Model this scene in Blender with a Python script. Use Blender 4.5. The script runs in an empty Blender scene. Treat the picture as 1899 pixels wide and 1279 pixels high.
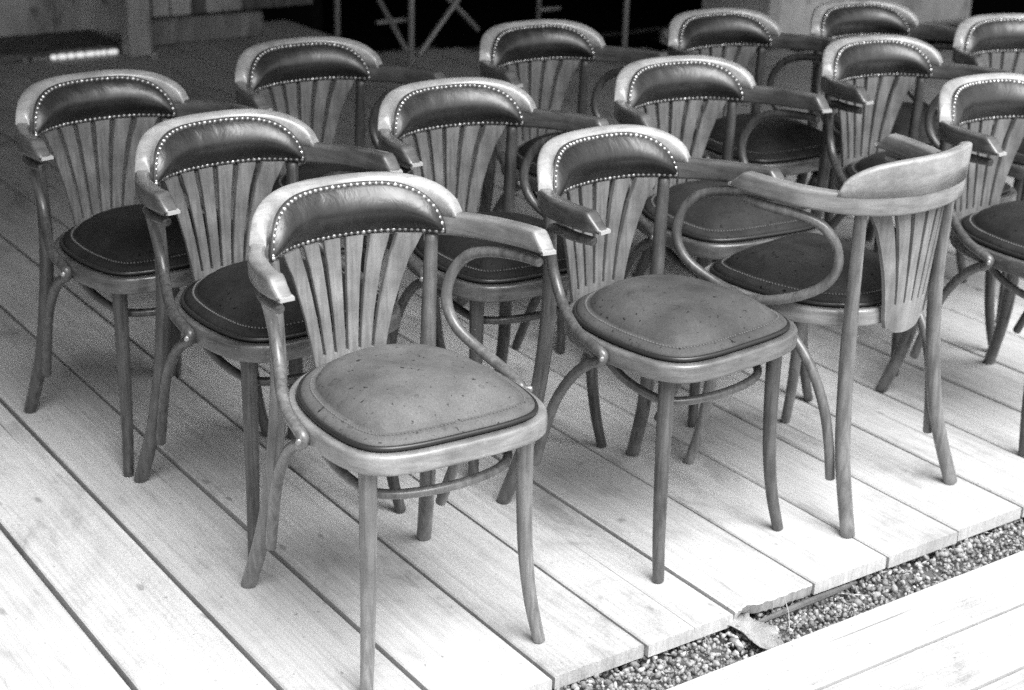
import bpy, bmesh, math, random
import numpy as np
from mathutils import Vector, Matrix, noise

random.seed(7)
rng = np.random.default_rng(11)
C = bpy.context.scene.collection
sc = bpy.context.scene

# ------------------------------------------------------------------ camera
F_PX, PITCH, ROLL, CAM_H = 3015.4, 0.37345, 0.029474, 1.57696
cam_d = bpy.data.cameras.new('camera')
cam = bpy.data.objects.new('camera', cam_d)
C.objects.link(cam)
cam_d.sensor_width = 36.0
cam_d.lens = F_PX / 1899.0 * 36.0
cam_d.clip_start = 0.05
cam_d.clip_end = 400.0
fwd = Vector((0, math.cos(PITCH), -math.sin(PITCH)))
rt = Vector((1, 0, 0))
up = rt.cross(fwd)
r2 = rt * math.cos(ROLL) + up * math.sin(ROLL)
u2 = -rt * math.sin(ROLL) + up * math.cos(ROLL)
M = Matrix.Identity(4)
for i in range(3):
    M[i][0] = r2[i]; M[i][1] = u2[i]; M[i][2] = -fwd[i]
M[2][3] = CAM_H
cam.matrix_world = M
cam_d.dof.use_dof = True
cam_d.dof.focus_distance = 2.95
cam_d.dof.aperture_fstop = 4.2
sc.camera = cam

# ------------------------------------------------------------------ light
SUN_EL, SUN_ROT = math.radians(58), math.radians(143)
world = bpy.data.worlds.new('World')
sc.world = world
world.use_nodes = True
wn = world.node_tree
for n in list(wn.nodes): wn.nodes.remove(n)
sky = wn.nodes.new('ShaderNodeTexSky')
sky.sky_type = 'NISHITA'
sky.sun_disc = False
sky.sun_elevation = SUN_EL
sky.sun_rotation = SUN_ROT
sky.air_density = 1.0
sky.dust_density = 4.0
bw = wn.nodes.new('ShaderNodeRGBToBW')            # black-and-white film
bg = wn.nodes.new('ShaderNodeBackground')
bg.inputs['Strength'].default_value = 0.09
wo = wn.nodes.new('ShaderNodeOutputWorld')
wn.links.new(sky.outputs[0], bw.inputs[0])
wn.links.new(bw.outputs[0], bg.inputs['Color'])
wn.links.new(bg.outputs[0], wo.inputs['Surface'])
sun_d = bpy.data.lights.new('sun', 'SUN')
sun_d.energy = 1.4
sun_d.angle = math.radians(48)
sun_d.color = (1, 1, 1)
sun = bpy.data.objects.new('sun', sun_d)
C.objects.link(sun)
sd = Vector((math.cos(SUN_EL) * math.sin(SUN_ROT), math.cos(SUN_EL) * math.cos(SUN_ROT), math.sin(SUN_EL)))
sun.rotation_euler = sd.to_track_quat('Z', 'Y').to_euler()
sun.location = sd * 20
sc.view_settings.view_transform = 'Standard'
sc.view_settings.look = 'None'
sc.view_settings.gamma = 1.0
sc.view_settings.use_curve_mapping = False
sc.view_settings.exposure = 1.75
sc.render.engine = 'CYCLES'
sc.cycles.use_denoising = False
sc.cycles.max_bounces = 8

# ------------------------------------------------------------------ deck frame: u goes up the boards (away), v goes right along the deck edge
U = Vector((-0.57669, 0.81697, 0)); V = Vector((0.81697, 0.57669, 0))
DECK_ANG = math.atan2(U.y, U.x)
def P(u, v, z=0.0):
    w = U * u + V * v
    return Vector((w.x, w.y, z))

# ------------------------------------------------------------------ helpers
def new_mesh(name, verts, faces, smooth=True, mat=None):
    me = bpy.data.meshes.new(name)
    me.from_pydata([tuple(v) for v in verts], [], faces)
    if smooth: me.shade_smooth()
    if mat: me.materials.append(mat)
    me.update()
    return me
def link(name, me, parent=None, **kw):
    o = bpy.data.objects.new(name, me); C.objects.link(o)
    if parent: o.parent = parent
    for k, v in kw.items(): o[k] = v
    return o
def empty(name, loc=(0, 0, 0), rz=0.0, **kw):
    o = bpy.data.objects.new(name, None); C.objects.link(o)
    o.location = loc; o.rotation_euler = (0, 0, rz); o.empty_display_size = .1
    for k, v in kw.items(): o[k] = v
    return o
class MB:
    def __init__(s): s.v = []; s.f = []
    def add(s, vs, fs):
        b = len(s.v); s.v += [tuple(v) for v in vs]; s.f += [tuple(b + i for i in f) for f in fs]; return s
    def mesh(s, name, mat, smooth=True): return new_mesh(name, s.v, s.f, smooth, mat)
def catmull(Pn, m=8, closed=False):
    Pn = [Vector(p) for p in Pn]; n = len(Pn); out = []
    for i in range(n if closed else n - 1):
        if closed: a, b, c, d = Pn[i - 1], Pn[i], Pn[(i + 1) % n], Pn[(i + 2) % n]
        else: a, b, c, d = Pn[max(i - 1, 0)], Pn[i], Pn[i + 1], Pn[min(i + 2, n - 1)]
        for k in range(m):
            t = k / m
            out.append(.5 * ((2 * b) + (c - a) * t + (2 * a - 5 * b + 4 * c - d) * t * t + (3 * b - a - 3 * c + d) * t ** 3))
    if not closed: out.append(Pn[-1])
    return out
def rod(path, rad, seg=14, closed=False, flat=None, cap=True):
    """round rod along a path; rad is a number or one per point; flat = (sx, sy) squash"""
    n = len(path); R = rad if hasattr(rad, '__len__') else [rad] * n
    vs = []; fs = []
    T = []
    for i in range(n):
        a = path[i - 1] if (i > 0 or closed) else path[i]
        b = path[(i + 1) % n] if (i < n - 1 or closed) else path[i]
        T.append((b - a).normalized())
    ref = Vector((0, 0, 1)) if abs(T[0].z) < .9 else Vector((1, 0, 0))
    N = (ref - T[0] * ref.dot(T[0])).normalized()
    for i in range(n):
        N = (N - T[i] * N.dot(T[i])).normalized(); B = T[i].cross(N)
        for k in range(seg):
            a = 2 * math.pi * k / seg
            vs.append(path[i] + (N * math.cos(a) + B * math.sin(a)) * R[i])
    for i in range(n if closed else n - 1):
        j = (i + 1) % n
        for k in range(seg):
            l = (k + 1) % seg
            fs.append((i * seg + k, i * seg + l, j * seg + l, j * seg + k))
    if not closed and cap:
        for base, rev, i in ((0, True, 0), ((n - 1) * seg, False, n - 1)):
            s = -1 if rev else 1
            vs2 = [path[i] + (Vector(vs[base + k]) - path[i]) * .8 + T[i] * s * R[i] * .22 for k in range(seg)]
            b2 = len(vs); vs += vs2
            for k in range(seg):
                l = (k + 1) % seg
                q = (base + k, base + l, b2 + l, b2 + k)
                fs.append(q if not rev else q[::-1])
            f = tuple(b2 + k for k in range(seg)); fs.append(f[::-1] if rev else f)
    return vs, fs
def ribbon(path, w, h, rnd=.006, closed=False, dz=None, cap=True):
    """flat-lying bent board: rounded rectangular section (w across, h in z) swept in plan; w, h may be per point"""
    n = len(path)
    Wd = w if hasattr(w, '__len__') else [w] * n
    Hd = h if hasattr(h, '__len__') else [h] * n
    vs = []; fs = []; seg = None
    for i in range(n):
        a = path[i - 1] if (i > 0 or closed) else path[i]
        b = path[(i + 1) % n] if (i < n - 1 or closed) else path[i]
        t = (b - a); t.z = 0; t.normalize(); s = Vector((t.y, -t.x, 0))
        ring = []
        for cx, cz, a0 in ((1, 1, 0), (-1, 1, 90), (-1, -1, 180), (1, -1, 270)):
            for k in range(4):
                an = math.radians(a0 + k * 30)
                ring.append(((cx * (Wd[i] / 2 - rnd) + math.cos(an) * rnd), (cz * (Hd[i] / 2 - rnd) + math.sin(an) * rnd)))
        seg = len(ring)
        for x, z in ring: vs.append(path[i] + s * x + Vector((0, 0, z + (dz[i] if dz else 0))))
    for i in range(n if closed else n - 1):
        j = (i + 1) % n
        for k in range(seg):
            l = (k + 1) % seg
            fs.append((i * seg + k, j * seg + k, j * seg + l, i * seg + l))
    if not closed and cap:
        for base, rev, i in ((0, False, 0), ((n - 1) * seg, True, n - 1)):
            t = (path[0] - path[1]).normalized() if i == 0 else (path[-1] - path[-2]).normalized()
            cen = sum((Vector(vs[base + k]) for k in range(seg)), Vector()) / seg
            b2 = len(vs)
            for k in range(seg): vs.append(cen + (Vector(vs[base + k]) - cen) * .86 + t * .003)
            for k in range(seg):
                l = (k + 1) % seg
                q = (base + k, base + l, b2 + l, b2 + k); fs.append(q if not rev else q[::-1])
            f = tuple(b2 + k for k in range(seg)); fs.append(f if not rev else f[::-1])
    return vs, fs
def box(x0, x1, y0, y1, z0, z1, bev=0.0):
    bm = bmesh.new()
    bmesh.ops.create_cube(bm, size=1)
    for v in bm.verts:
        v.co = Vector((x0 if v.co.x < 0 else x1, y0 if v.co.y < 0 else y1, z0 if v.co.z < 0 else z1))
    if bev: bmesh.ops.bevel(bm, geom=bm.edges[:], offset=bev, segments=1, affect='EDGES')
    vs = [v.co.copy() for v in bm.verts]; fs = [tuple(v.index for v in f.verts) for f in bm.faces]
    bm.verts.index_update()
    fs = [tuple(v.index for v in f.verts) for f in bm.faces]
    bm.free(); return vs, fs
def recalc(me):
    bm = bmesh.new(); bm.from_mesh(me); bmesh.ops.recalc_face_normals(bm, faces=bm.faces); bm.to_mesh(me); bm.free(); return me

# ------------------------------------------------------------------ materials (all neutral grey: the photograph is black and white)
def mat(name, col=.3, rough=.5, spec=.5, coat=0.0, build=None, bump=None):
    m = bpy.data.materials.new(name); m.use_nodes = True
    nt = m.node_tree; b = nt.nodes['Principled BSDF']
    b.inputs['Base Color'].default_value = (col, col, col, 1)
    b.inputs['Roughness'].default_value = rough
    b.inputs['Specular IOR Level'].default_value = spec
    b.inputs['Coat Weight'].default_value = coat
    b.inputs['Coat Roughness'].default_value = .15
    if build: build(nt, b)
    return m
def nd(nt, typ, **kw):
    n = nt.nodes.new(typ)
    for k, v in kw.items():
        if k in n.inputs: n.inputs[k].default_value = v
        else: setattr(n, k, v)
    return n
def mapped(nt, scale, rand=True, src='Object'):
    tc = nd(nt, 'ShaderNodeTexCoord'); mp = nd(nt, 'ShaderNodeMapping')
    mp.inputs['Scale'].default_value = scale
    if rand:
        oi = nd(nt, 'ShaderNodeObjectInfo'); mu = nd(nt, 'ShaderNodeVectorMath', operation='SCALE')
        cx = nd(nt, 'ShaderNodeCombineXYZ')
        for i in range(3): nt.links.new(oi.outputs['Random'], cx.inputs[i])
        nt.links.new(cx.outputs[0], mu.inputs[0]); mu.inputs['Scale'].default_value = 37.0
        ad = nd(nt, 'ShaderNodeVectorMath', operation='ADD')
        nt.links.new(tc.outputs[src], ad.inputs[0]); nt.links.new(mu.outputs[0], ad.inputs[1])
        nt.links.new(ad.outputs[0], mp.inputs['Vector'])
    else: nt.links.new(tc.outputs[src], mp.inputs['Vector'])
    return mp.outputs[0]
def noise_n(nt, vec, scale, detail=4, rough=.55, dist=0.0):
    n = nd(nt, 'ShaderNodeTexNoise', Scale=scale, Detail=detail, Roughness=rough, Distortion=dist)
    nt.links.new(vec, n.inputs['Vector']); return n.outputs['Fac']
def ramp(nt, fac, stops):
    r = nd(nt, 'ShaderNodeValToRGB'); e = r.color_ramp.elements
    while len(e) < len(stops): e.new(.5)
    for el, (p, c) in zip(e, stops): el.position = p; el.color = (c, c, c, 1)
    nt.links.new(fac, r.inputs[0]); return r.outputs[0]
def mul(nt, a, b, fac=1.0):
    m = nd(nt, 'ShaderNodeMix', data_type='RGBA', blend_type='MULTIPLY')
    m.inputs[0].default_value = fac
    nt.links.new(a, m.inputs[6]); nt.links.new(b, m.inputs[7]); return m.outputs[2]
def mixc(nt, fac, a, b):
    m = nd(nt, 'ShaderNodeMix', data_type='RGBA')
    nt.links.new(fac, m.inputs[0])
    for s, i in ((a, 6), (b, 7)):
        if isinstance(s, float): m.inputs[i].default_value = (s, s, s, 1)
        else: nt.links.new(s, m.inputs[i])
    return m.outputs[2]
def bumpn(nt, b, h, strength=.3, dist=.002):
    n = nd(nt, 'ShaderNodeBump', Strength=strength, Distance=dist)
    nt.links.new(h, n.inputs['Height']); nt.links.new(n.outputs[0], b.inputs['Normal'])

def b_chairwood(lo, hi, sc_=(1, 1, 1), speck=True, rand=True):
    def f(nt, b):
        v = mapped(nt, (60 * sc_[0], 60 * sc_[1], 5 * sc_[2]), rand)
        g = noise_n(nt, v, 1.6, 5, .6, .4)
        c = ramp(nt, g, [(.3, lo), (.7, hi)])
        v2 = mapped(nt, (1, 1, 1), rand)
        blot = ramp(nt, noise_n(nt, v2, 14, 3), [(.3, .68), (.65, 1.15)])
        c = mul(nt, c, blot)
        fine = noise_n(nt, v2, 900, 2, .6)
        c = mul(nt, c, ramp(nt, fine, [(.35, .72), (.65, 1.25)]))
        if speck:
            sp = ramp(nt, noise_n(nt, v2, 210, 2, .5), [(.755, 0.0), (.80, 1.0)])
            c = mixc(nt, sp, c, .38)
        nt.links.new(c, b.inputs['Base Color'])
        r = ramp(nt, noise_n(nt, v2, 30, 3), [(.3, .26), (.7, .44)])
        nt.links.new(r, b.inputs['Roughness'])
        bumpn(nt, b, g, .12, .0008)
    return f
M_frame = mat('seat_frame_wood', spec=.5, coat=.5, build=b_chairwood(.045, .11, (.15, .15, 12)))
M_wood = mat('varnished_bentwood', spec=.45, coat=.25, build=b_chairwood(.03, .085))
M_leg = mat('varnished_leg_wood', spec=.4, coat=.15, build=b_chairwood(.025, .085, (1.4, 1.4, .7)))
M_crest = mat('pale_crest_wood', spec=.5, coat=.5, build=b_chairwood(.26, .37, (.08, 1, 12), False))
M_rail = mat('bent_arm_wood', spec=.5, coat=.4, build=b_chairwood(.055, .13, (.1, .1, 10), False))
M_slat = mat('pale_slat_wood', spec=.4, coat=.1, build=b_chairwood(.11, .20, (1, 1, 1), False, False))
PALE = {  # tones carry varnish wear and some of the light on these chairs
 'M_wood': mat('worn_pale_bentwood', spec=.5, coat=.4, build=b_chairwood(.08, .19)),
 'M_leg': mat('worn_pale_leg_wood', spec=.5, coat=.3, build=b_chairwood(.10, .22, (1.4, 1.4, .7))),
 'M_frame': mat('worn_pale_frame_wood', spec=.5, coat=.5, build=b_chairwood(.16, .28, (.15, .15, 12))),
 'M_rail': mat('worn_pale_arm_wood', spec=.5, coat=.4, build=b_chairwood(.14, .26, (.1, .1, 10), False)),
 'M_slat': mat('worn_pale_slat_wood', spec=.4, coat=.1, build=b_chairwood(.15, .25, (1, 1, 1), False, False))}
MID = {
 'M_wood': mat('mid_bentwood', spec=.5, coat=.4, build=b_chairwood(.05, .12)),
 'M_leg': mat('mid_leg_wood', spec=.4, coat=.15, build=b_chairwood(.04, .11, (1.4, 1.4, .7))),
 'M_frame': mat('mid_frame_wood', spec=.5, coat=.5, build=b_chairwood(.09, .18, (.15, .15, 12)))}
M_tip = mat('worn_tip_wood', .34, .4)

def b_leather(base, dusty, r0=.28, r1=.42):
    def f(nt, b):
        v = mapped(nt, (1, 1, 1))
        n1 = noise_n(nt, v, 9, 4, .6)
        c = ramp(nt, n1, [(.3, base * .75), (.7, base * 1.5)])
        oi = nd(nt, 'ShaderNodeObjectInfo')
        c = mul(nt, c, ramp(nt, oi.outputs['Random'], [(0, .5), (.6, .7), (1, 1.0)]))
        if dusty:
            spots = ramp(nt, noise_n(nt, v, 95, 2, .5, .3), [(.285, .22), (.33, 1.0)])
            c = mul(nt, c, spots)
            rings = ramp(nt, noise_n(nt, v, 38, 1, .3), [(.70, 1.0), (.73, .72), (.76, .95)])
            c = mul(nt, c, rings)
        fine = noise_n(nt, v, 800, 2, .6)
        c = mul(nt, c, ramp(nt, fine, [(.35, .65), (.65, 1.4)]))
        nt.links.new(c, b.inputs['Base Color'])
        nt.links.new(ramp(nt, noise_n(nt, v, 22, 3), [(.3, r0), (.7, r1)]), b.inputs['Roughness'])
        wr = noise_n(nt, mapped(nt, (30, 30, 7)), 1.0, 4, .6, .5)
        bumpn(nt, b, wr, .4, .005)
    return f
M_leather = mat('dark_leather', spec=.8, build=b_leather(.016, False, .3, .42))
M_seat = mat('seat_leather', spec=.05, build=b_leather(.032, True, .5, .62))
M_seat2 = mat('dusty_seat_leather', spec=.12, build=b_leather(.115, True, .5, .62))  # same leather as the other seats, paler base colour
M_welt = mat('dark_welt', .022, .32)
M_gap = mat('dark_gap', .01, .9)
M_stitch = mat('pale_stitching', .10, .45)
M_nail = mat('brass_nails', .62, .28, 1.0); M_nail.node_tree.nodes['Principled BSDF'].inputs['Metallic'].default_value = .9
M_nail_small = mat('dull_brass_nails', .42, .34, 1.0); M_nail_small.node_tree.nodes['Principled BSDF'].inputs['Metallic'].default_value = .8
M_gimp = mat('dark_nail_strip', .04, .5)
M_bolt = mat('steel_bolt', .35, .35); M_bolt.node_tree.nodes['Principled BSDF'].inputs['Metallic'].default_value = .8

def b_deck(lo, hi):
    def f(nt, b):
        v = mapped(nt, (1.4, 42, 20))
        g = noise_n(nt, v, 1.6, 6, .62, .5)
        c = ramp(nt, g, [(.28, lo), (.72, hi)])
        v2 = mapped(nt, (3.5, 26, 10))
        streak = ramp(nt, noise_n(nt, v2, 1.3, 4, .6, 1.5), [(.28, .80), (.40, 1.0)])
        c = mul(nt, c, streak)
        va = mapped(nt, (1, 2.2, 1))
        dirt = ramp(nt, noise_n(nt, va, 5.5, 5, .65), [(.28, .76), (.44, 1.0), (.75, 1.06)])
        c = mul(nt, c, dirt)
        knots = ramp(nt, noise_n(nt, va, 13, 1, .4), [(.20, .6), (.25, 1.0)])
        c = mul(nt, c, knots)
        crack = noise_n(nt, mapped(nt, (.9, 75, 20)), 1.1, 3, .5, .35)
        c = mul(nt, c, ramp(nt, crack, [(.265, .45), (.30, 1.0)]))
        lines = nd(nt, 'ShaderNodeTexWave', Scale=2.6, Distortion=5.0, Detail=3.0); lines.wave_type = 'BANDS'; lines.bands_direction = 'Y'
        lines.inputs['Detail Scale'].default_value = .9
        nt.links.new(mapped(nt, (.22, 9, 4)), lines.inputs['Vector'])
        c = mul(nt, c, ramp(nt, lines.outputs['Fac'], [(.0, .92), (.35, 1.0)]))
        stain = noise_n(nt, mapped(nt, (1, 1.4, 1)), 2.6, 5, .7, .8)
        c = mul(nt, c, ramp(nt, stain, [(.32, .66), (.41, .88), (.50, 1.0)]))
        spots = noise_n(nt, mapped(nt, (1, 1, 1)), 75, 2, .5)
        c = mul(nt, c, ramp(nt, spots, [(.24, .6), (.29, 1.0)]))
        fine = noise_n(nt, mapped(nt, (1, 1, 1)), 520, 2, .7)
        c = mul(nt, c, ramp(nt, fine, [(.35, .74), (.65, 1.2)]))
        oi = nd(nt, 'ShaderNodeObjectInfo')
        c = mul(nt, c, ramp(nt, oi.outputs['Random'], [(0, .88), (1, 1.06)]))
        nt.links.new(c, b.inputs['Base Color'])
        bumpn(nt, b, g, .35, .002)
    return f
M_deck = mat('weathered_deck_board', rough=.62, spec=.35, build=b_deck(.42, .56))
M_deck2 = mat('pale_near_board', rough=.62, spec=.35, build=b_deck(.42, .54))
def b_gravel(nt, b):
    geo = nd(nt, 'ShaderNodeNewGeometry')
    c = ramp(nt, geo.outputs['Random Per Island'], [(0, .13), (.5, .25), (.9, .38), (1, .55)])
    c = mul(nt, c, ramp(nt, noise_n(nt, mapped(nt, (1, 1, 1), False), 260, 2), [(.3, .7), (.7, 1.15)]))
    nt.links.new(c, b.inputs['Base Color'])
M_gravel = mat('grey_pebbles', rough=.7, build=b_gravel)
def b_soil(nt, b):
    c = ramp(nt, noise_n(nt, mapped(nt, (1, 1, 1), False), 60, 5), [(.3, .04), (.7, .12)])
    nt.links.new(c, b.inputs['Base Color'])
M_soil = mat('dark_soil', rough=.9, build=b_soil)
def b_wall(lo, hi, s=(1, 1, 1), k=3.0):
    def f(nt, b):
        v = mapped(nt, s, False)
        c = ramp(nt, noise_n(nt, v, k, 6, .62, .6), [(.3, lo), (.5, (lo + hi) / 2), (.7, hi)])
        st = ramp(nt, noise_n(nt, v, k * 3.3, 3, .6, .3), [(.28, .35), (.40, 1.0)])
        c = mul(nt, c, st)
        nt.links.new(c, b.inputs['Base Color'])
        bumpn(nt, b, noise_n(nt, v, 30, 4), .4, .01)
    return f
M_plaster = mat('stained_plaster', rough=.9, spec=.2, build=b_wall(.20, .66, (1, 1, .45), 3.2))
M_pillar = mat('pale_rough_plaster', rough=.9, spec=.2, build=b_wall(.34, .78, (1, 1, .7), 3.0))
M_darkwood = mat('dark_weathered_timber', rough=.8, build=b_wall(.05, .16, (9, 9, .8), 1.2))
M_post = mat('grey_post_timber', rough=.7, build=b_wall(.22, .46, (14, 14, 1), 1.0))
M_base = mat('dull_base_timber', rough=.8, build=b_wall(.10, .30, (3, 3, 1), 4.0))
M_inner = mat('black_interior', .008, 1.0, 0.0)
M_ceiling = mat('grey_ceiling_board', .10, .8)
M_steel = mat('grey_table_steel', .30, .4); M_steel.node_tree.nodes['Principled BSDF'].inputs['Metallic'].default_value = .3
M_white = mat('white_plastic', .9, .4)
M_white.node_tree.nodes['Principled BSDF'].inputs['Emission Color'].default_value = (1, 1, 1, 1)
M_white.node_tree.nodes['Principled BSDF'].inputs['Emission Strength'].default_value = .2  # glow stands in for sunlight on the deck; no lamp here
M_paper = mat('crumpled_grey_paper', .35, .8)
M_membrane = mat('pale_membrane', rough=.85, build=b_wall(.24, .42, (8, 8, 8), 3))

# ------------------------------------------------------------------ setting: ground, deck boards, gap
def slab(name, mb, m, **kw):
    return link(name, mb.mesh(name, m, False), **kw)
g = MB(); S = 150
g.add([(-S, -S, -.16), (S, -S, -.16), (S, S, -.16), (-S, S, -.16)], [(0, 1, 2, 3)])
pv = MB(); pv.add(*box(-14, .795, -20, 16, -.15, -.03))
o = link('pavement', pv.mesh('pavement', mat('dark_asphalt', .05, .9), False), kind='structure'); o.rotation_euler = (0, 0, math.atan2(.81697, -.57669))
slab('ground', g, M_soil, kind='structure')

EDGE_U = 1.937
deck = empty('deck', (0, 0, 0), kind='structure')
FAR_U = 7.8
seams = [.8524 + .2087 * k for k in range(-4, 42)]
def deck_board(length, width, seed, broken=False, nseg=7, th=.027):
    r = random.Random(seed); vs = []; fs = []
    b = .0030
    for i in range(nseg + 1):
        t = i / nseg; x = length * t
        wob0 = (r.random() - .5) * .0028; wob1 = (r.random() - .5) * .0028; cz = (r.random() - .5) * .0012
        if i == 0: wob0 = wob1 = 0
        y0, y1 = wob0, width + wob1
        xs = x
        vs += [(xs, y0, -th), (xs, y0, -b + cz), (xs, y0 + b, cz), (xs, y1 - b, cz), (xs, y1, -b + cz), (xs, y1, -th)]
    for i in range(nseg):
        for k in range(6):
            l = (k + 1) % 6
            fs.append((i * 6 + k, (i + 1) * 6 + k, (i + 1) * 6 + l, i * 6 + l))
    fs.append(tuple(range(6))); fs.append(tuple(nseg * 6 + k for k in range(5, -1, -1)))
    return vs, fs
def ragged_board(length, width, seed, th=.027):
    """board whose near end is chewed and splintered"""
    r = random.Random(seed); vs = []; fs = []; n = 44; e = 0
    for j in range(n + 1):
        y = width * j / n
        t_ = j / n
        e = .0035 * noise.noise(Vector((t_ * 9, seed, 0))) + .0016 * r.uniform(-1, 1) + .010 * math.exp(-((t_ - .82) / .10) ** 2)
        e2 = e + .004 + .010 * abs(noise.noise(Vector((t_ * 14, seed, 3)))) + .010 * math.exp(-((t_ - .80) / .16) ** 2)
        vs += [(e2, y, -th), (e, y, -.002), (e + .003, y, 0), (length, y, 0), (length, y, -th)]
    for j in range(n):
        for k in range(5):
            l = (k + 1) % 5
            fs.append((j * 5 + k, j * 5 + l, (j + 1) * 5 + l, (j + 1) * 5 + k))
    fs.append((0, 1, 2, 3, 4)[::-1]); fs.append(tuple(n * 5 + k for k in range(5)))
    return vs, fs
for i in range(len(seams) - 1):
    v0, v1 = seams[i], seams[i + 1]
    gap = .0088 + .0024 * random.random() - (.002 if v0 > 1.6 else 0)
    if i in (8, 11): gap = .0040
    u0 = EDGE_U + random.uniform(-.004, .004)
    far = FAR_U if v0 < 3.9 else 6.80 - max(0.0, v0 - 4.1) * .52
    mb = MB()
    if 1.85 < v0 < 1.95: mb.add(*ragged_board(far - u0, v1 - v0 - gap, i))
    else: mb.add(*deck_board(far - u0, v1 - v0 - gap, i))
    me = recalc(mb.mesh('board', M_deck, False))
    o = link('board', me, deck)
    # local x = U, local y = -V, so the board starts at its larger v
    o.location = P(u0, v1 - gap / 2, random.uniform(-.0012, .0012)); o.rotation_euler = (0, 0, DECK_ANG)
# joists under the deck
for uu in (2.02, 3.2, 4.4, 5.6, 6.8):
    mb = MB(); mb.add(*box(0, .05, -9.5, .2, -.15, -.029))
    o = link('joist', mb.mesh('joist', M_darkwood, False), deck); o.location = P(uu, .0, 0); o.rotation_euler = (0, 0, DECK_ANG)

near = empty('near_deck', (0, 0, 0), kind='structure')
E2 = math.radians(-.75)
us = [1.812, 1.667, 1.520] + [1.520 - .147 * k for k in range(1, 6)]
for i in range(len(us) - 1):
    mb = MB(); wd = us[i] - us[i + 1] - .0062
    mb.add(*deck_board(9.0, wd, 500 + i, nseg=10))
    o = link('board', recalc(mb.mesh('near_board', M_deck2, False)), near)
    # local x along V
    o.location = P(us[i + 1] + .0015, -1.4, random.uniform(-.0008, .0008))
    o.rotation_euler = (0, 0, math.atan2(V.y, V.x))

# gravel: three layers of pebbles in the gap between the decks
def pebbles():
    ico = bmesh.new(); bmesh.ops.create_icosphere(ico, subdivisions=1, radius=1.0)
    V0 = np.array([v.co[:] for v in ico.verts]); F0 = np.array([[v.index for v in f.verts] for f in ico.faces]); ico.free()
    # 42 verts / 80 tris
    n = 12500
    uu = rng.uniform(1.795, 2.02, n); vv = rng.uniform(.55, 3.8, n)
    size = rng.uniform(.0030, .0064, n) * np.where(rng.random(n) < .05, 1.7, 1) * np.where(rng.random(n) < .3, .65, 1)
    mound = .010 * np.sin(vv * 5.1) + .006 * np.sin(vv * 13 + uu * 30)
    zz = -.041 + mound * .7 + rng.uniform(-.010, .008, n)
    vs = []; 
    for i in range(n):
        a = rng.normal(size=(3, 3)); q, _ = np.linalg.qr(a)
        s = size[i] * np.array([1.25, 1.0, .72]) * rng.uniform(.85, 1.15, 3)
        d = V0 * (1 + .13 * np.sin(V0 @ rng.normal(size=3) * 3.1 + rng.random() * 6))[:, None]
        w = (d * s) @ q.T
        base = P(float(uu[i]), float(vv[i]), float(zz[i]))
        vs.append(w + np.array(base))
    vs = np.concatenate(vs); fs = (F0[None] + (np.arange(n) * len(V0))[:, None, None]).reshape(-1, 3)
    me = bpy.data.meshes.new('gravel')
    me.vertices.add(len(vs)); me.vertices.foreach_set('co', vs.ravel())
    me.loops.add(fs.size); me.loops.foreach_set('vertex_index', fs.ravel().astype(np.int32))
    me.polygons.add(len(fs)); me.polygons.foreach_set('loop_start', np.arange(0, fs.size, 3, dtype=np.int32))
    me.update(calc_edges=True); me.shade_smooth(); me.materials.append(M_gravel)
    return me
link('gravel', pebbles(), kind='stuff')
mb = MB(); b = [P(1.78, -1.5, -.062), P(2.3, -1.5, -.062), P(2.3, 8, -.062), P(1.78, 8, -.062)]
mb.add(b, [(0, 3, 2, 1)]); slab('gravel_bed', mb, mat('grey_grit', .16, .9), kind='structure')

def litter():
    mb = MB(); r = random.Random(21)
    for _ in range(240):
        a = r.uniform(0, math.pi); L = r.uniform(.006, .024); w = r.uniform(.0008, .0022)
        c = P(r.uniform(1.82, 1.93), r.uniform(.6, 3.6), r.uniform(-.036, -.026))
        d = Vector((math.cos(a), math.sin(a), r.uniform(-.25, .25))) * L / 2; e = Vector((-math.sin(a), math.cos(a), 0)) * w; z = Vector((0, 0, w))
        mb.add([c - d, c + e + z * .5, c + d, c - e + z * .5, c + z * 1.6], [(0, 3, 4), (3, 2, 4), (2, 1, 4), (1, 0, 4)])
    return mb.mesh('wood_crumbs', M_membrane, False)

# ------------------------------------------------------------------ the chair (local frame: front = -y)
_RH = [(.100, .252), (.176, .203), (.222, .130), (.246, .05), (.253, -.01), (.251, -.042)]
RAIL = [(-x, y) for x, y in _RH[::-1]] + [(0, .268)] + _RH
_SH = [(.095, -.203), (.158, -.184), (.192, -.140), (.205, -.07), (.205, .01), (.190, .090), (.157, .150), (.112, .192), (.06, .214)]
SEAT = [(0, -.206)] + _SH + [(0, .222)] + [(-x, y) for x, y in _SH[::-1]]
ZR_TOP, ZR_BOT = .714, .670
def rail_path():
    p = catmull([(x, y, (ZR_TOP + ZR_BOT) / 2) for x, y in RAIL], 10)
    a = [p[-1].lerp(p[-2], f) for f in (.7, .35)]; b = [p[0].lerp(p[1], f) for f in (.35, .7)]
    return p[:1] + b + p[1:-1] + a + p[-1:]
def seat_outline(m=5): return catmull([(x, y, 0) for x, y in SEAT], m, True)
def inset(path, d):
    n = len(path); out = []
    for i in range(n):
        t = (path[(i + 1) % n] - path[i - 1]); t.z = 0; t.normalize()
        nrm = Vector((-t.y, t.x, 0))         # counter-clockwise outline: inward
        out.append(path[i] + nrm * d)
    return out
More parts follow.
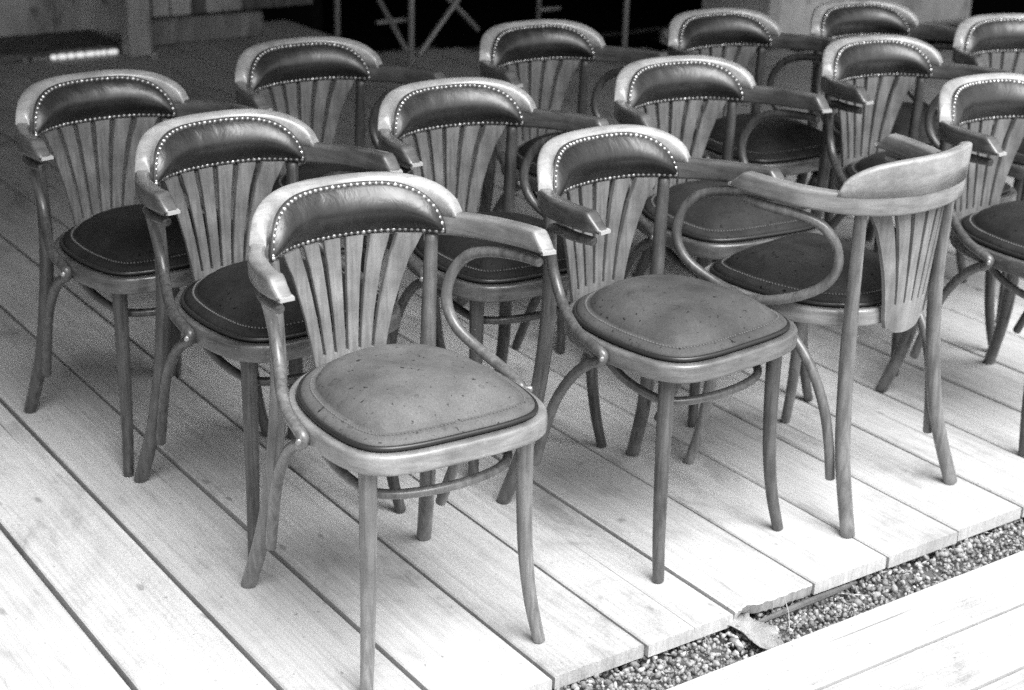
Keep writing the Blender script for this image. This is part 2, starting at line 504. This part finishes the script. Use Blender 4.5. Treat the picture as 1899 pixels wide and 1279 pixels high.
# plan curve of the back as a function of signed arc length
_rp = rail_path(); _mid = len(_rp) // 2
_arc = [0.0] * len(_rp)
for i in range(_mid + 1, len(_rp)): _arc[i] = _arc[i - 1] + (_rp[i] - _rp[i - 1]).length
for i in range(_mid - 1, -1, -1): _arc[i] = _arc[i + 1] - (_rp[i + 1] - _rp[i]).length
def rail_at(s):
    """point and inward normal (towards the sitter) of the rail centre line at arc length s"""
    for i in range(len(_rp) - 1):
        if _arc[i] <= s <= _arc[i + 1]:
            t = (s - _arc[i]) / (_arc[i + 1] - _arc[i])
            def tan(j):
                a = _rp[max(j - 1, 0)]; b = _rp[min(j + 1, len(_rp) - 1)]; w = b - a; w.z = 0; return w.normalized()
            tg = (tan(i) * (1 - t) + tan(i + 1) * t).normalized()
            p = _rp[i].lerp(_rp[i + 1], t)
            return Vector((p.x, p.y, 0)), Vector((tg.y, -tg.x, 0))
    raise ValueError(s)
LEAN = .06
def lean(z):
    d = max(0.0, z - .700); return d * LEAN
S_END = .232        # arc length at which the crest board ends
def crest_top(s):
    t = min(1.0, abs(s) / S_END)
    return ZR_TOP + .071 * (1 - t ** 3.6) ** .58
def back_pt(s, z, depth):
    """depth measured inward (towards the sitter) from the rail centre line, leaning back above the rail"""
    p, nrm = rail_at(s)
    k = lean(z)
    return Vector((p.x - nrm.x * k * .35, p.y - nrm.y * k, 0)) + nrm * depth + Vector((0, 0, z))

def make_crest():
    vs = []; fs = []; ns = 49; prof = 12
    T = .0145
    for i in range(ns):
        s = -S_END + 2 * S_END * i / (ns - 1)
        zt = crest_top(s); zb = ZR_TOP - .004
        hgt = max(zt - zb, .0045)
        rr = min(.016, hgt * .45)
        # profile from front bottom, up, over the rounded top, down the back
        pts = [(T, zb), (T, zb + hgt * .5), (T, zt - rr)]
        for a in (30, 60, 90): pts.append((T - rr + rr * math.cos(math.radians(a)), zt - rr + rr * math.sin(math.radians(a))))
        rb = rr * .45
        for a in (90, 120, 150, 180): pts.append((-T + rb + rb * math.cos(math.radians(a)), zt - rb + rb * math.sin(math.radians(a))))
        pts += [(-T, zb + hgt * .5), (-T, zb)]
        for d, z in pts: vs.append(back_pt(s, z, d))
    n = 12
    for i in range(ns - 1):
        for k in range(n):
            l = (k + 1) % n
            fs.append((i * n + k, i * n + l, (i + 1) * n + l, (i + 1) * n + k))
    fs.append(tuple(range(n))[::-1]); fs.append(tuple((ns - 1) * n + k for k in range(n)))
    return recalc(new_mesh('crest_board', vs, fs, True, M_crest))
PAD_S = .211
PAD_BOT = .680
def pad_top(s):
    t = min(1.0, abs(s) / PAD_S)
    return PAD_BOT + (.7745 - PAD_BOT) * (1 - t ** 3.6) ** .55
def make_pad():
    vs = []; fs = []; ns = 41; nz = 13
    for i in range(ns):
        a = -1 + 2 * i / (ns - 1)
        s = PAD_S * math.sin(a * math.pi / 2)
        zt = pad_top(s)
        for j in range(nz):
            f = j / (nz - 1)
            z = PAD_BOT + (zt - PAD_BOT) * f
            e = min(1.0, (1 - abs(s) / PAD_S) * 3.4)
            edge = math.sin(math.pi * f) ** .72 * (1 - (1 - e) ** 2) ** .5
            roll = 1 + .18 * math.sin(math.pi * f) 
            wr = .0016 * math.sin(s * 95 + 2.0 * math.sin(s * 23)) * math.exp(-((s + .05) / .10) ** 2) * math.sin(math.pi * f)
            d = .0175 + .027 * edge * roll / 1.18 + wr * 1.0
            vs.append(back_pt(s, z, d))
    for i in range(ns - 1):
        for j in range(nz - 1):
            fs.append((i * nz + j, i * nz + j + 1, (i + 1) * nz + j + 1, (i + 1) * nz + j))
    # closing skirt down to the wood all round
    loop = [i * nz for i in range(ns)] + [(ns - 1) * nz + j for j in range(1, nz)] + [i * nz + nz - 1 for i in range(ns - 2, -1, -1)] + [j for j in range(nz - 2, 0, -1)]
    b0 = len(vs)
    for q in loop:
        i, j = divmod(q, nz)
        a = -1 + 2 * i / (ns - 1); s = PAD_S * math.sin(a * math.pi / 2); zt = pad_top(s)
        vs.append(back_pt(s, PAD_BOT + (zt - PAD_BOT) * j / (nz - 1), .010))
    m = len(loop)
    for k in range(m):
        l = (k + 1) % m; fs.append((loop[k], loop[l], b0 + l, b0 + k))
    return recalc(new_mesh('back_pad', vs, fs, True, M_leather))
def pad_outline(step):
    pts = []
    N = 400
    for i in range(N): 
        s = -PAD_S + 2 * PAD_S * i / N; pts.append((s, PAD_BOT))
    for i in range(N):
        a = math.pi * i / N; s = PAD_S * math.cos(a); pts.append((s, pad_top(s)))
    P3 = [back_pt(s, z, .019) for s, z in pts]
    out = [0]; acc = 0
    for i in range(1, len(P3)):
        acc += (P3[i] - P3[i - 1]).length
        if acc >= step: out.append(i); acc = 0
    return [(pts[i][0], pts[i][1], P3[i]) for i in out]
def make_nails():
    mb = MB()
    ol = pad_outline(.0112); nr = random.Random(5)
    for k, (s, z, p) in enumerate(ol):
        _, nrm = rail_at(s)
        big = k % 5 == 0
        r = (.0051 if big else .0046) * nr.uniform(.92, 1.08)
        # pull slightly inside the outline
        cs, cz = s * .985, (z + .0035 if z <= PAD_BOT + 1e-6 else z - .0032)
        p = back_pt(cs + nr.uniform(-.0007, .0007), cz + nr.uniform(-.0007, .0007), .0215)
        T = Vector((-nrm.y, nrm.x, 0)); Z = Vector((0, 0, 1))
        vs = []; fs = []
        for ring, (rr, dd) in enumerate(((1.0, 0), (.86, .42), (.5, .75))):
            for a in range(8):
                an = a * math.pi / 4
                vs.append(p + (T * math.cos(an) + Z * math.sin(an)) * r * rr + nrm * r * dd)
        vs.append(p + nrm * r * .86)
        for ring in range(2):
            for a in range(8):
                b = (a + 1) % 8
                fs.append((ring * 8 + a, ring * 8 + b, ring * 8 + 8 + b, ring * 8 + 8 + a))
        for a in range(8): fs.append((16 + a, 16 + (a + 1) % 8, 24))
        mb.add(vs, fs)
    me = mb.mesh('nail_trim', M_nail); me.materials.append(M_nail_small)
    idx = [0 if (i // 24) % 5 == 0 else 1 for i in range(len(me.polygons))]
    me.polygons.foreach_set('material_index', idx); me.update(); return me
def make_gimp():
    pts = [back_pt(s * .985, (z + .0035 if z <= PAD_BOT + 1e-6 else z - .0032), .0188) for s, z, p in pad_outline(.008)]
    vs, fs = rod(pts, .0052, 6, closed=True)
    return new_mesh('nail_strip', vs, fs, True, M_gimp)
def make_rail():
    pth = rail_path(); n = len(pth); w = []; h = []; dz = []
    L = _arc[-1]
    for i in range(n):
        e = L - abs(_arc[i])                    # distance from the arm tip
        a = min(1, abs(_arc[i]) / .25)
        w.append(.027 + .005 * max(0, min(1, (abs(_arc[i]) - .22) / .12)) - .003 * max(0, 1 - e / .03))
        cut = .029 * max(0, 1 - e / .030)
        rise = .017 * max(0, 1 - e / .30) ** 1.3
        h.append(.0440 - cut - .006 * max(0, 1 - e / .25)); dz.append(-cut / 2 + rise)
    vs, fs = ribbon(pth, w, h, .0070, dz=dz)
    return recalc(new_mesh('arm_rail', vs, fs, True, M_rail))
def make_tip(sgn):
    pth = rail_path(); e = pth[-1] if sgn > 0 else pth[0]; q = pth[-3] if sgn > 0 else pth[2]
    t = (e - q); t.z = 0; t.normalize(); s = Vector((t.y, -t.x, 0))
    c = Vector((e.x, e.y, 0)) + t * .0032
    vs = []; 
    for dx, dzs in ((-.0132, 0), (.0132, 0)):
        for tt, z in ((-.004, .6988), (.0035, .6972), (.0040, .6912), (-.004, .6898)):
            vs.append(c + s * dx + t * tt + Vector((0, 0, z)))
    fs = [(0, 1, 5, 4), (1, 2, 6, 5), (2, 3, 7, 6), (3, 0, 4, 7), (0, 3, 2, 1), (4, 5, 6, 7)]
    return recalc(new_mesh('arm_tip', vs, fs, False, M_tip))
def fan_half(z):
    K = [(.396, .042), (.402, .056), (.413, .064), (.43, .069), (.48, .077), (.53, .087), (.58, .101), (.63, .117), (.675, .139)]
    for (a, b), (c, d) in zip(K, K[1:]):
        if a <= z <= c: return b + (d - b) * (z - a) / (c - a)
    return K[0][1] if z < K[0][0] else K[-1][1]
def fan_pt(x, z, d=0):
    yc = .233 + .016 * (z - .40) / .27
    y = yc - 2.4 * x * x
    return Vector((x, y - d, z))
def slot_w(z): return .0058 + .0064 * max(0, (z - .49) / .18)
SLOT_Z = .463
def make_slat(k):
    vs = []; fs = []; zs = [SLOT_Z + (.678 - SLOT_Z) * i / 9 for i in range(10)]
    th = .0048
    for z in zs:
        W_ = fan_half(z); sw = slot_w(z)
        a = -W_ + 2 * W_ * k / 6 + (sw / 2 if k > 0 else 0); b = -W_ + 2 * W_ * (k + 1) / 6 - (sw / 2 if k < 5 else 0)
        for x, d in ((a, -th), (a, th * .7), (a + .0015, th), ((a + b) / 2, th), (b - .0015, th), (b, th * .7), (b, -th)):
            vs.append(fan_pt(x, z, d))
    n = 7
    for i in range(9):
        for q in range(n):
            r_ = (q + 1) % n; fs.append((i * n + q, i * n + r_, (i + 1) * n + r_, (i + 1) * n + q))
    fs.append(tuple(range(n))); fs.append(tuple(9 * n + q for q in range(n)))
    return recalc(new_mesh('slat', vs, fs, False, M_slat))
def make_slat_base():
    vs = []; fs = []; nx = 13; zs = [.396, .398, .403, .413, .43, .46, SLOT_Z]
    th = .0048
    for sgn in (1, -1):
        for z in zs:
            for i in range(nx):
                x = fan_half(z) * (-1 + 2 * i / (nx - 1)); zz = z
                if z < .41: zz = z + .010 * (abs(x) / .06) ** 2
                vs.append(fan_pt(x, zz, th * sgn))
    nz = len(zs); half = nz * nx
    for j in range(nz - 1):
        for i in range(nx - 1):
            a = j * nx + i
            fs.append((a, a + 1, a + nx + 1, a + nx)); fs.append((half + a, half + a + nx, half + a + nx + 1, half + a + 1))
    rim = [i for i in range(nx)] + [j * nx + nx - 1 for j in range(1, nz)] + [(nz - 1) * nx + i for i in range(nx - 2, -1, -1)] + [j * nx for j in range(nz - 2, 0, -1)]
    for k in range(len(rim)):
        a, b = rim[k], rim[(k + 1) % len(rim)]; fs.append((a, b, half + b, half + a))
    return recalc(new_mesh('slat_base', vs, fs, False, M_slat))
def make_seat_frame():
    o = seat_outline(); prof = [(.034, .418), (.0045, .418), (.0018, .4186), (.0004, .4205), (0, .424), (-.0004, .435), (0, .4455), (.0006, .4492), (.0022, .4520), (.0050, .4532), (.0085, .4532), (.018, .4528), (.0205, .4505), (.022, .446), (.034, .446)]
    vs = []; fs = []; n = len(o)
    rings = [inset(o, d) for d, z in prof]
    for (d, z), r_ in zip(prof, rings):
        for p in r_: vs.append(Vector((p.x, p.y, z)))
    m = len(prof)
    for j in range(m):
        jj = (j + 1) % m
        for i in range(n):
            k = (i + 1) % n; fs.append((j * n + i, j * n + k, jj * n + k, jj * n + i))
    me = recalc(new_mesh('seat_frame', vs, fs, True, M_frame)); return me
def seat_rings(prof):
    o = seat_outline(); vs = []; fs = []; n = len(o)
    c0 = Vector((0, .01, 0))
    for d, z, k in prof:
        base = inset(o, min(d, .06))
        for p in base:
            q = c0 + (p - c0) * k
            vs.append(Vector((q.x, q.y, z)))
    for j in range(len(prof) - 1):
        for i in range(n):
            k = (i + 1) % n; fs.append((j * n + i, j * n + k, (j + 1) * n + k, (j + 1) * n + i))
    vs.append(Vector((0, .01, prof[-1][1] + .0006))); last = (len(prof) - 1) * n
    for i in range(n): fs.append((last + i, last + (i + 1) % n, len(vs) - 1))
    return vs, fs
def make_cushion():
    prof = [(.026, .448, 1), (.022, .458, 1), (.0225, .464, 1), (.027, .4685, 1), (.036, .4725, 1), (.044, .4742, 1), (.048, .4738, 1), (.0505, .4768, 1), (.056, .4860, 1)]
    for k, z in ((.965, .4920), (.90, .4990), (.78, .5070), (.58, .5130), (.32, .5155), (.1, .5158)): prof.append((.06, z, k * .99))
    vs, fs = seat_rings(prof)
    return recalc(new_mesh('seat_cushion', vs, fs, True, M_seat))
def make_piping():
    o = inset(seat_outline(), .0205); pth = [Vector((p.x, p.y, .4585)) for p in o]
    vs, fs = rod(pth, .0050, 8, closed=True); return new_mesh('piping', vs, fs, True, M_welt)
def make_stitching():
    o = inset(catmull([(x, y, 0) for x, y in SEAT], 30, True), .041); mb = MB(); acc = 0; last = o[0]
    octa = [(1, 0, 0), (0, 1, 0), (-1, 0, 0), (0, -1, 0), (0, 0, 1)]
    for k, p in enumerate(o):
        acc += (p - last).length; last = p
        if acc >= .0062:
            acc = 0
            mb.add([Vector((p.x, p.y, .4742)) + Vector(v) * .0029 for v in octa], [(0, 1, 4), (1, 2, 4), (2, 3, 4), (3, 0, 4)])
    return mb.mesh('stitching', M_stitch)
def make_front_leg(s):
    pth = catmull([(s * .154, -.134, .425), (s * .155, -.136, .30), (s * .158, -.141, .18), (s * .166, -.152, .08), (s * .177, -.168, .002)], 5)
    n = len(pth); R = [.0165 - .0052 * (i / (n - 1)) ** .9 for i in range(n)]
    return new_mesh('front_leg', *rod(pth, R, 16), True, M_leg)
def make_rear_leg(s):
    pth = catmull([(s * .160, .204, .671), (s * .156, .202, .56), (s * .154, .2025, .44), (s * .161, .212, .30), (s * .174, .234, .15), (s * .193, .279, .002)], 6)
    n = len(pth); R = [.0125 + .0035 * min(1, i / (n * .45)) - .0008 * max(0, (i / (n - 1) - .7) / .3) for i in range(n)]
    return new_mesh('rear_leg', *rod(pth, R, 16), True, M_wood)
def make_loop(s, bowed=False):
    K = [(.250, -.018, .669), (.248, .035, .665), (.229, .098, .6585), (.206, .143, .643), (.188, .168, .610), (.177, .174, .570), (.175, .165, .535), (.182, .140, .503), (.199, .095, .476), (.213, .045, .458), (.2165, .0, .447),
         (.2165, -.024, .437)]
    K += [(.2135, -.012, .421), (.2125, .040, .417), (.208, .098, .398), (.202, .150, .343), (.194, .186, .265), (.186, .203, .185), (.181, .213, .105)] if bowed else [(.2135, -.012, .421), (.2115, .020, .404), (.207, .066, .365), (.200, .118, .296), (.191, .158, .215), (.182, .196, .120)]
    pth = catmull([(s * x, y, z) for x, y, z in K], 6)
    n = len(pth); R = [.0108 - .002 * max(0, 1 - i / 10) for i in range(n)]
    return new_mesh('arm_loop', *rod(pth, R, 12), True, M_wood)
def make_bolt(s):
    vs, fs = rod([Vector((s * .221, -.021, .437)), Vector((s * .231, -.036, .437))], .0055, 10)
    return new_mesh('bolt', vs, fs, True, M_bolt)
def make_stretcher():
    half = [(.176, .02, .424), (.172, .0, .402), (.163, -.035, .378), (.150, -.075, .362), (.135, -.110, .354), (.10, -.135, .352), (.05, -.147, .351)]
    K = [(-x, y, z) for x, y, z in half] + [(0, -.151, .351)] + half[::-1]
    return new_mesh('stretcher', *rod(catmull(K, 6), .0088, 12), True, M_wood)

PARTS = [('seat_frame', make_seat_frame()), ('arm_rail', make_rail()), ('leg', make_front_leg(-1)), ('leg', make_front_leg(1)),
         ('leg', make_rear_leg(-1)), ('leg', make_rear_leg(1)), ('arm_loop', make_loop(-1)), ('arm_loop', make_loop(1)),
         ('stretcher', make_stretcher()), ('slat_base', make_slat_base())] + [('slat', make_slat(k)) for k in range(6)]
cush, crest, pad, nails, gimp, piping, stitch = make_cushion(), make_crest(), make_pad(), make_nails(), make_gimp(), make_piping(), make_stitching()
def make_chair():
    root = empty('armchair')
    for nme, me in PARTS:
        o = link(nme, me, root)
        if nme == 'arm_loop': link('bolt', make_bolt(-1 if me.vertices[0].co.x < 0 else 1), o)
        if nme == 'arm_rail':
            for s in (-1, 1): link('arm_tip', make_tip(s), o)
    link('crest_board', crest, root)
    p = link('back_pad', pad, root); link('nail_trim', nails, p, kind='stuff'); link('nail_strip', gimp, p)
    c = link('seat_cushion', cush, root); link('piping', piping, c); link('stitching', stitch, c, kind='stuff')
    return root
def copy_tree(o, parent=None):
    c = o.copy(); C.objects.link(c); c.parent = parent
    for ch in list(o.children): copy_tree(ch, c)
    return c
CHAIRS = [
 (-0.1791 + .004, 2.5962, 0.5837, 'bentwood armchair nearest the camera, pale dusty seat spotted with drops'),
 (-0.4664, 3.0635, 0.6922, 'bentwood armchair directly behind the nearest one, second in the left diagonal row'),
 (-0.8014, 3.4182, 0.7203, 'bentwood armchair farthest left, last of the left row, beside open dark boards'),
 (-0.4110, 3.8749, 0.6552, 'armchair standing alone at the back left, its back before the dim table legs'),
 (-0.0279, 3.4345, 0.6125, 'armchair in the middle of the group, between the nearest chair and the scuffed one'),
 (0.3206, 3.0262, 0.7197, 'armchair with grey scuffed seat whose arm meets the turned-around chair'),
 (0.1712, 4.2145, 0.6352, 'armchair at the back centre, behind the middle one, near the thin upright pole'),
 (0.5004, 3.7629, 0.5333, 'armchair behind the scuffed grey seat, its round arm loop against a dark cushion'),
 (0.6864, 4.4841, 0.5977, 'blurred back-row armchair just left of the pale plaster pillar'),
 (1.0538, 4.1221, 0.5348, 'armchair whose back rises directly behind the turned-around chair'),
 (1.1192, 4.7108, 0.5316, 'shaded armchair farthest back, its dark crest before the pale plaster pillar'),
 (1.2479, 3.6576, 0.5684, 'armchair cut by the right frame edge, its seat and legs beside the turned chair'),
 (1.4858, 4.5180, 0.3218, 'back-row armchair cut by the top right frame edge, only its backrest showing'),
 (0.6504, 3.3299, 3.9113, 'armchair turned around, showing the plain pale rear of its backrest and slats'),
]
proto = make_chair(); made = []
cush2 = cush.copy(); cush2.materials.clear(); cush2.materials.append(M_seat2)
for i, (x, y, a, lab) in enumerate(CHAIRS):
    o = proto if i == 0 else copy_tree(proto)
    o.location = (x, y, .0006); o.rotation_euler = (0, 0, a)
    made.append(o)
    o['label'] = lab; o['category'] = 'armchair'; o['group'] = 'bentwood armchairs set out on the deck'

for ch in made[13].children:                # the turned chair's braces bow out further
    if ch.name.startswith('arm_loop'): ch.data = make_loop(-1 if ch.data.vertices[0].co.x < 0 else 1, True)
def tint(o, tab):                           # paler varnish, part wear, part light put into the colour; set per object
    for ch in o.children:
        for k, m in tab.items():
            if ch.data and ch.data.materials and ch.data.materials[0] == globals()[k]:
                ch.material_slots[0].link = 'OBJECT'; ch.material_slots[0].material = m
tint(made[0], PALE); tint(made[13], PALE); tint(made[5], MID); tint(made[11], {k: MID[k] for k in ('M_wood',)})
for i in (0, 5):                           # the two paler, rain-spotted seats at the front
    for ch in made[i].children:
        if ch.name.startswith('seat_cushion'): ch.data = cush2

# ------------------------------------------------------------------ background
def uvbox(name, u0, u1, v0, v1, z0, z1, m, parent=None, bev=0, **kw):
    mb = MB(); mb.add(*box(u0, u1, -v1, -v0, z0, z1, bev))
    o = link(name, recalc(mb.mesh(name, m, False)), parent, **kw); o.rotation_euler = (0, 0, DECK_ANG); return o
ROOF_Z = 2.25
uvbox('wall', 7.82, 8.0, -6, 3.10, -.15, ROOF_Z, M_plaster, kind='thing', label='stained grey plaster wall behind the boards at the upper left', category='wall')
uvbox('step', 7.37, 7.815, -6, 2.90, .004, .035, M_darkwood, kind='structure')
# timber post
post = uvbox('timber_post', 7.22, 7.32, 2.865, 2.975, .002, ROOF_Z, M_post, bev=.006, label='square grey timber post at the right end of the white tube', category='post')
# boarded wall right of the post
bwall = empty('boarded_wall', (0, 0, 0), label='dark wall of upright streaked boards right of the timber post', category='wall')
vv = 3.03
k = 0
while vv < 3.95:
    wdt = .075 + .018 * ((k * 7) % 3); o = uvbox('board', 7.50 + .006 * (k % 2), 7.53 + .006 * (k % 2), vv, min(vv + wdt, 3.98) - .006, .13, ROOF_Z, M_plaster if (k % 3 and vv < 3.6) else M_darkwood, bwall); vv += wdt; k += 1
uvbox('base_board', 7.43, 7.49, 3.03, 3.66, .003, .125, M_base, bwall, .008)
uvbox('corner_stud', 7.36, 7.49, 2.99, 3.025, .003, ROOF_Z, M_darkwood, bwall)
# dark room beyond the open front
room = empty('dark_room', (0, 0, 0), label='black unlit room behind the open front of the building', category='building')
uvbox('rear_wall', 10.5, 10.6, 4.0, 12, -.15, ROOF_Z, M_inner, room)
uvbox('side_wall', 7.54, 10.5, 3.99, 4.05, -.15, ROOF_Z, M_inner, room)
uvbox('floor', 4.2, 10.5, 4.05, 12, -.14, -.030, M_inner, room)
uvbox('threshold', 6.81, 6.86, 4.0, 4.3, -.029, -.002, M_darkwood, room)
# plaster pillar and right-hand opening
uvbox('plaster_pillar', 6.01, 6.60, 5.80, 7.33, .002, ROOF_Z, M_pillar, bev=.04, label='broad pale rough plaster pillar behind the back row at the upper right', category='pillar')
uvbox('ceiling', 2.18, 10.6, -6, 12, ROOF_Z + .003, ROOF_Z + .2, M_ceiling, kind='structure')

# strip of sunlight on the deck by the step, built as glowing white segments
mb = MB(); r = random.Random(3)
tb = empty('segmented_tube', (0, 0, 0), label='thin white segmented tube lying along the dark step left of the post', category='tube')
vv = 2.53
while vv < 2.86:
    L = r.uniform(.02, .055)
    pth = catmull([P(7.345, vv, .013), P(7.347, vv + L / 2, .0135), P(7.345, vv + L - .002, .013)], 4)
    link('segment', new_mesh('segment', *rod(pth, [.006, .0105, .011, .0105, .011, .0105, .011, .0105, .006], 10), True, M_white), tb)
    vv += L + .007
for vv in (2.40, 2.445, 2.47, 2.495):  # dimmer end of the strip of light, in plain grey
    pth = [P(7.345, vv, .011), P(7.345, vv + .018, .011)]
    link('segment', new_mesh('segment', *rod(pth, .009, 8), True, M_paper), tb)

bm = bmesh.new(); bmesh.ops.create_icosphere(bm, subdivisions=2, radius=1)
for v in bm.verts: v.co *= (1 + .25 * noise.noise(v.co * 2.0)); v.co.x *= .018; v.co.y *= .014; v.co.z *= .016
me = bpy.data.meshes.new('stone_chip'); bm.to_mesh(me); bm.free(); me.materials.append(M_paper)
o = link('stone_chip', me, label='small grey stone chip on the boards at the foot of the timber post', category='stone'); o.location = P(7.17, 2.96, .014)
# folding table whose tubular legs stand in the dark opening
tbl = empty('folding_table', (0, 0, 0), label='folding table with crossed grey tubular legs standing in the dark opening', category='table')
def tube(name, pts, r_, m=M_steel, parent=None):
    return link(name, new_mesh(name, *rod([Vector(p) for p in pts], r_, 10), True, m), parent)
A, B, D, E_ = (6.50, 3.96), (7.21, 3.96), (6.33, 5.10), (7.10, 5.12)
for (a, b) in (A, B, D, E_): tube('leg', [P(a, b, .004), P(a, b, .74)], .0135, parent=tbl)
tube('brace', [P(6.64, 4.09, .012), P(6.85, 4.62, .42), P(7.0, 4.9, .62)], .0125, parent=tbl)
tube('brace', [P(6.51, 3.965, .03), P(7.12, 3.965, .50)], .0115, parent=tbl)
tube('brace', [P(7.05, 4.70, .012), P(7.06, 4.40, .30), P(7.07, 4.15, .50)], .014, parent=tbl)
tube('foot_bar', [P(7.16, 4.16, .075), P(7.16, 4.33, .075)], .012, parent=tbl)
tube('foot_bar', [P(7.10, 5.12, .075), P(7.10, 5.26, .075)], .012, parent=tbl)
uvbox('table_top', 6.28, 7.26, 3.90, 5.18, .742, .770, M_darkwood, tbl)
uvbox('door_post', 8.3, 8.4, 4.98, 5.08, -.003, ROOF_Z, M_post, label='dim square post standing in the dark opening behind the table legs', category='post')

# crumpled paper near the thin pole
bm = bmesh.new(); bmesh.ops.create_icosphere(bm, subdivisions=3, radius=1)
for v in bm.verts:
    n_ = noise.noise(v.co * 1.7) * .35 + noise.noise(v.co * 4.0) * .22
    v.co = v.co * (1 + n_); v.co.x *= .055; v.co.y *= .075; v.co.z = max(v.co.z * .05, -.035)
me = bpy.data.meshes.new('crumpled_cloth'); bm.to_mesh(me); bm.free(); me.materials.append(M_paper)
o = link('crumpled_cloth', me, label='small crumpled grey cloth lying on the boards in the dark opening', category='cloth'); o.location = P(6.35, 5.42, .037)

link('wood_crumbs', litter(), kind='stuff')
# torn membrane, wood sliver and straw in the gravel gap
def sheet(name, rows, m, thick=.0015, **kw):
    vs = []; fs = []; nr = len(rows); nc = len(rows[0])
    for dz in (0, -thick):
        for row in rows:
            for p in row: vs.append(Vector(p) + Vector((0, 0, dz)))
    h = nr * nc
    for i in range(nr - 1):
        for j in range(nc - 1):
            a = i * nc + j
            fs.append((a, a + 1, a + nc + 1, a + nc)); fs.append((h + a, h + a + nc, h + a + nc + 1, h + a + 1))
    rim = list(range(nc)) + [i * nc + nc - 1 for i in range(1, nr)] + [(nr - 1) * nc + j for j in range(nc - 2, -1, -1)] + [i * nc for i in range(nr - 2, 0, -1)]
    for k in range(len(rim)):
        a, b = rim[k], rim[(k + 1) % len(rim)]; fs.append((a, b, h + b, h + a))
    return link(name, recalc(new_mesh(name, vs, fs, True, m)), **kw)
rows = []
for i in range(7):
    t = i / 6; row = []
    for j in range(6):
        s_ = j / 5
        u_ = 1.955 - (.150 + .022 * math.sin(4.1 * s_ + 1) - .02 * s_) * t
        v_ = 1.868 + .085 * s_ + .035 * t * (1 - s_) - .02 * t * s_ + .012 * math.sin(7 * t + 3 * s_) * (1 if j in (0, 5) else .4)
        z_ = -.020 - .006 * math.sin(math.pi * t) + .006 * math.sin(6 * s_ + 3 * t)
        row.append(P(u_, v_, z_))
    rows.append(row)
sheet('torn_membrane', rows, M_membrane, label='pale torn membrane scrap bridging the gravel gap under the broken board end', category='membrane')
pth = catmull([P(1.925, 1.93, -.034), P(1.915, 2.02, -.022), P(1.915, 2.12, -.020), P(1.93, 2.22, -.03)], 5)
link('wood_sliver', new_mesh('wood_sliver', *rod(pth, [.003 + .004 * math.sin(math.pi * i / (len(pth) - 1)) for i in range(len(pth))], 7), False, M_darkwood), label='split wooden sliver lying under the deck edge in the gravel gap', category='wood sliver')
pth = catmull([P(1.93, 2.02, -.002), P(1.895, 2.00, -.012), P(1.865, 1.975, -.026)], 5)
link('straw', new_mesh('straw', *rod(pth, .0011, 5), True, M_membrane), label='thin pale straw hanging from the deck edge over the gravel', category='straw')
